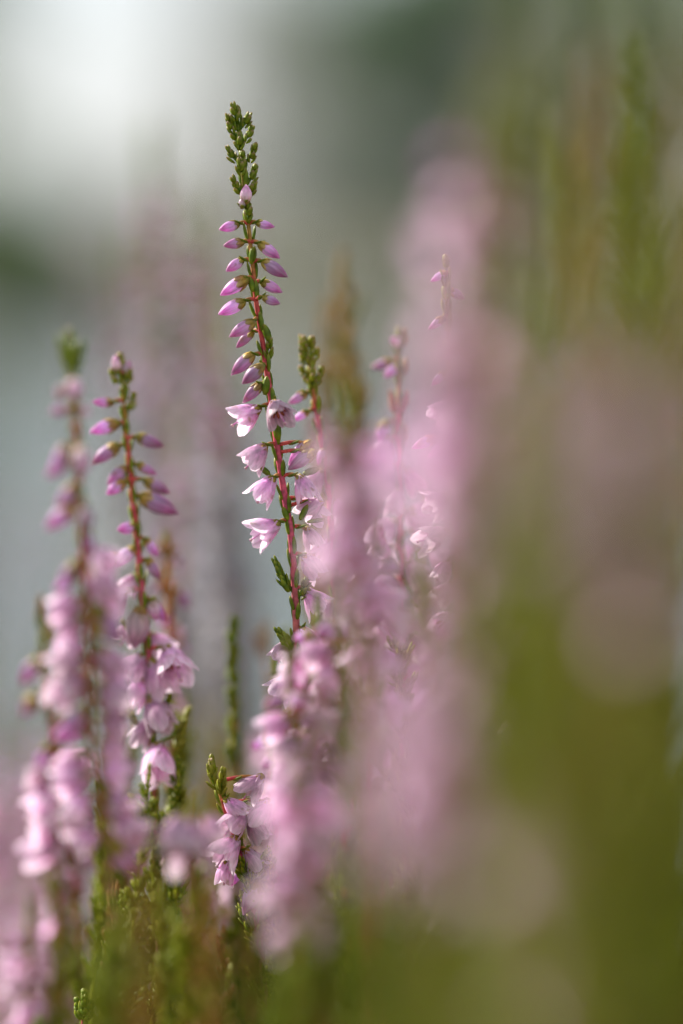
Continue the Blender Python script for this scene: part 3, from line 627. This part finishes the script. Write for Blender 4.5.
# far shore trees
def tree_design(seed, h, wdt, pal, n=13000, leaf=.17):
    rnd = random.Random(seed); tr = MB(); cr_ = MB()
    tr.tube([Vector((0, 0, -.2)), Vector((.05, 0, h * .3)), Vector((.1, .05, h * .6)), Vector((.12, 0, h * .92))], [h * .03, h * .022, h * .014, h * .004], [BROWN] * 4, 8)
    blobs = []
    for k in range(16):
        a = rnd.random() * 6.3; t = rnd.random(); z = h * (.22 + .7 * t); rr = wdt * .5 * (1 - .75 * (t) ** 1.6) * rnd.uniform(.3, 1)
        c = Vector((rr * math.cos(a), rr * math.sin(a), z)); blobs.append((c, wdt * rnd.uniform(.14, .25)))
        tr.tube([Vector((.06, 0, z * .7)), c.lerp(Vector((0, 0, z)), .4), c], [h * .009, h * .006, h * .002], [BROWN] * 3, 5)
    for _ in range(n):
        c, r = rnd.choice(blobs); d = Vector((rnd.gauss(0, 1), rnd.gauss(0, 1), rnd.gauss(0, 1))).normalized() * r * rnd.random() ** .45
        d.z *= .8; p = c + d; f, x, y = frame(Vector((rnd.gauss(0, 1), rnd.gauss(0, 1), rnd.gauss(0, 1)))); s = leaf * rnd.uniform(.6, 1.3)
        cl = lerp(pal[0], pal[1], rnd.random())
        cr_.add([p - x * s * .5, p + y * s * .3, p + x * s * .5, p - y * s * .3], [(0, 1, 2, 3)], [cl] * 4)
    return tr.mesh('trunk', [M_BARK]), cr_.mesh('crown', [M_TREE])
def px2x(px, D): return (px - 341.5) * SENS / LENS / 1024 * D
TD = dict(dark=[tree_design(s, 6, 4.2, ((.11, .23, .05), (.18, .33, .08))) for s in (1, 2)], silver=[tree_design(s, 5, 4.6, ((.46, .47, .46), (.6, .6, .61)), 3200, .15) for s in (3, 4)], bush=[tree_design(5, 2, 2.6, ((.10, .22, .02), (.16, .32, .04)), 9000, .13)])
rt = random.Random(6)
def tree(kind, x, y, s, label, group, sx=1.0):
    tm, cm = TD[kind][rt.randrange(len(TD[kind]))]
    T = thing({'dark': 'broadleaf_tree', 'silver': 'silver_willow', 'bush': 'green_bush'}[kind], Vector((x, y, gz(x, y))), label, 'bush' if kind == 'bush' else 'tree', group)
    T.rotation_euler = (0, 0, rt.random() * 6.3); T.scale = (s * sx, s * sx, s * rt.uniform(.95, 1.05))
    obj('trunk', tm, T); obj('crown', cm, T)
GT = 'trees on the far shore'
#TREES
for px, D, s, k, sx in [(-70, 62, 1.5, 'dark', .5), (-10, 61, 1.3, 'bush', 1), (40, 61.5, 1.2, 'bush', 1), (110, 62, .75, 'bush', 1), (165, 64, .65, 'silver', .8), (222, 63, 1.35, 'silver', .42), (280, 62, 1.35, 'silver', .4), (250, 68, 1.25, 'dark', .4),
                    (335, 64, 1.1, 'dark', .5), (375, 63, 1.15, 'dark', .6), (415, 65, 1.2, 'dark', .7), (470, 64, 1.2, 'silver', .8), (540, 66, 1.3, 'dark', 1), (620, 62, 1.1, 'silver', 1), (700, 64, 1.3, 'dark', 1)]:
    lb = {'dark': 'dark green tree far across the water, a soft blur', 'silver': 'pale grey willow far across the water, a soft blur', 'bush': 'low green bush on the far shore at the left, a soft blur'}[k]
    tree(k, px2x(px, D), D, s, lb, {'dark': 'dark trees on the far shore', 'silver': 'pale willows on the far shore', 'bush': 'green bushes on the far shore'}[k], sx)
for i in range(40):
    sx = rt.choice([-1, 1]); x = sx * rt.uniform(11, 60); D = rt.uniform(62, 80)
    tree(rt.choice(['dark', 'silver', 'bush']), x, D, rt.uniform(.8, 1.4), 'tree standing further along the far shore of the lake', 'trees further along the shore')

# ------------------------------------------------------------------ light
SE, SA = R(35), R(-54)      # elevation; azimuth from +Y, negative = left
sun_dir = Vector((math.sin(SA) * math.cos(SE), math.cos(SA) * math.cos(SE), math.sin(SE)))
W = bpy.data.worlds.new('World'); sc.world = W; W.use_nodes = True
bg = W.node_tree.nodes['Background']; sk = W.node_tree.nodes.new('ShaderNodeTexSky')
sk.sky_type = 'NISHITA'; sk.sun_disc = False; sk.sun_elevation = SE; sk.sun_rotation = SA; sk.air_density = 1.0; sk.dust_density = 1.0
N = W.node_tree.nodes.new; L = W.node_tree.links.new
tc = N('ShaderNodeTexCoord'); mp = N('ShaderNodeMapping'); mp.inputs['Scale'].default_value = (1, 1, 3.5); mp.inputs['Location'].default_value = (1.3, .4, .2)
no = N('ShaderNodeTexNoise'); no.inputs['Scale'].default_value = 2.2; no.inputs['Detail'].default_value = 7
cr2 = N('ShaderNodeMapRange'); cr2.inputs[1].default_value = .38; cr2.inputs[2].default_value = .62; cr2.inputs[3].default_value = .45; cr2.inputs[4].default_value = .95
mx = N('ShaderNodeMix'); mx.data_type = 'RGBA'; mx.inputs[7].default_value = (5.0, 5.05, 5.3, 1)
L(tc.outputs['Generated'], mp.inputs[0]); L(mp.outputs[0], no.inputs['Vector']); L(no.outputs['Fac'], cr2.inputs[0]); L(cr2.outputs[0], mx.inputs[0])
L(sk.outputs[0], mx.inputs[6]); L(mx.outputs[2], bg.inputs[0]); bg.inputs[1].default_value = .10
ld = bpy.data.lights.new('sun', 'SUN'); ld.energy = 5.0; ld.angle = R(.53); ld.color = (1, .95, .87)
lo_ = bpy.data.objects.new('sun', ld); col.objects.link(lo_); lo_.rotation_euler = sun_dir.to_track_quat('Z', 'Y').to_euler(); lo_.location = (0, 0, 3)

cd = bpy.data.cameras.new('camera'); co = bpy.data.objects.new('camera', cd); col.objects.link(co)
cd.sensor_fit = 'VERTICAL'; cd.sensor_height = SENS; cd.sensor_width = 24; cd.lens = LENS
cd.clip_start = .01; cd.clip_end = 8000
co.location = CAM; co.rotation_euler = (math.pi / 2 - PITCH, 0, 0)
cd.dof.use_dof = True; cd.dof.focus_distance = FOC; cd.dof.aperture_fstop = LENS / 26.0
sc.camera = co
sc.view_settings.view_transform = 'Standard'; sc.view_settings.look = 'None'; sc.view_settings.exposure = 0.85; sc.view_settings.gamma = 1
sc.render.engine = 'CYCLES'
cy = sc.cycles; cy.use_denoising = True; cy.max_bounces = 7; cy.diffuse_bounces = 4; cy.glossy_bounces = 3; cy.transmission_bounces = 5
cy.caustics_reflective = False; cy.caustics_refractive = False; cy.sample_clamp_indirect = 6
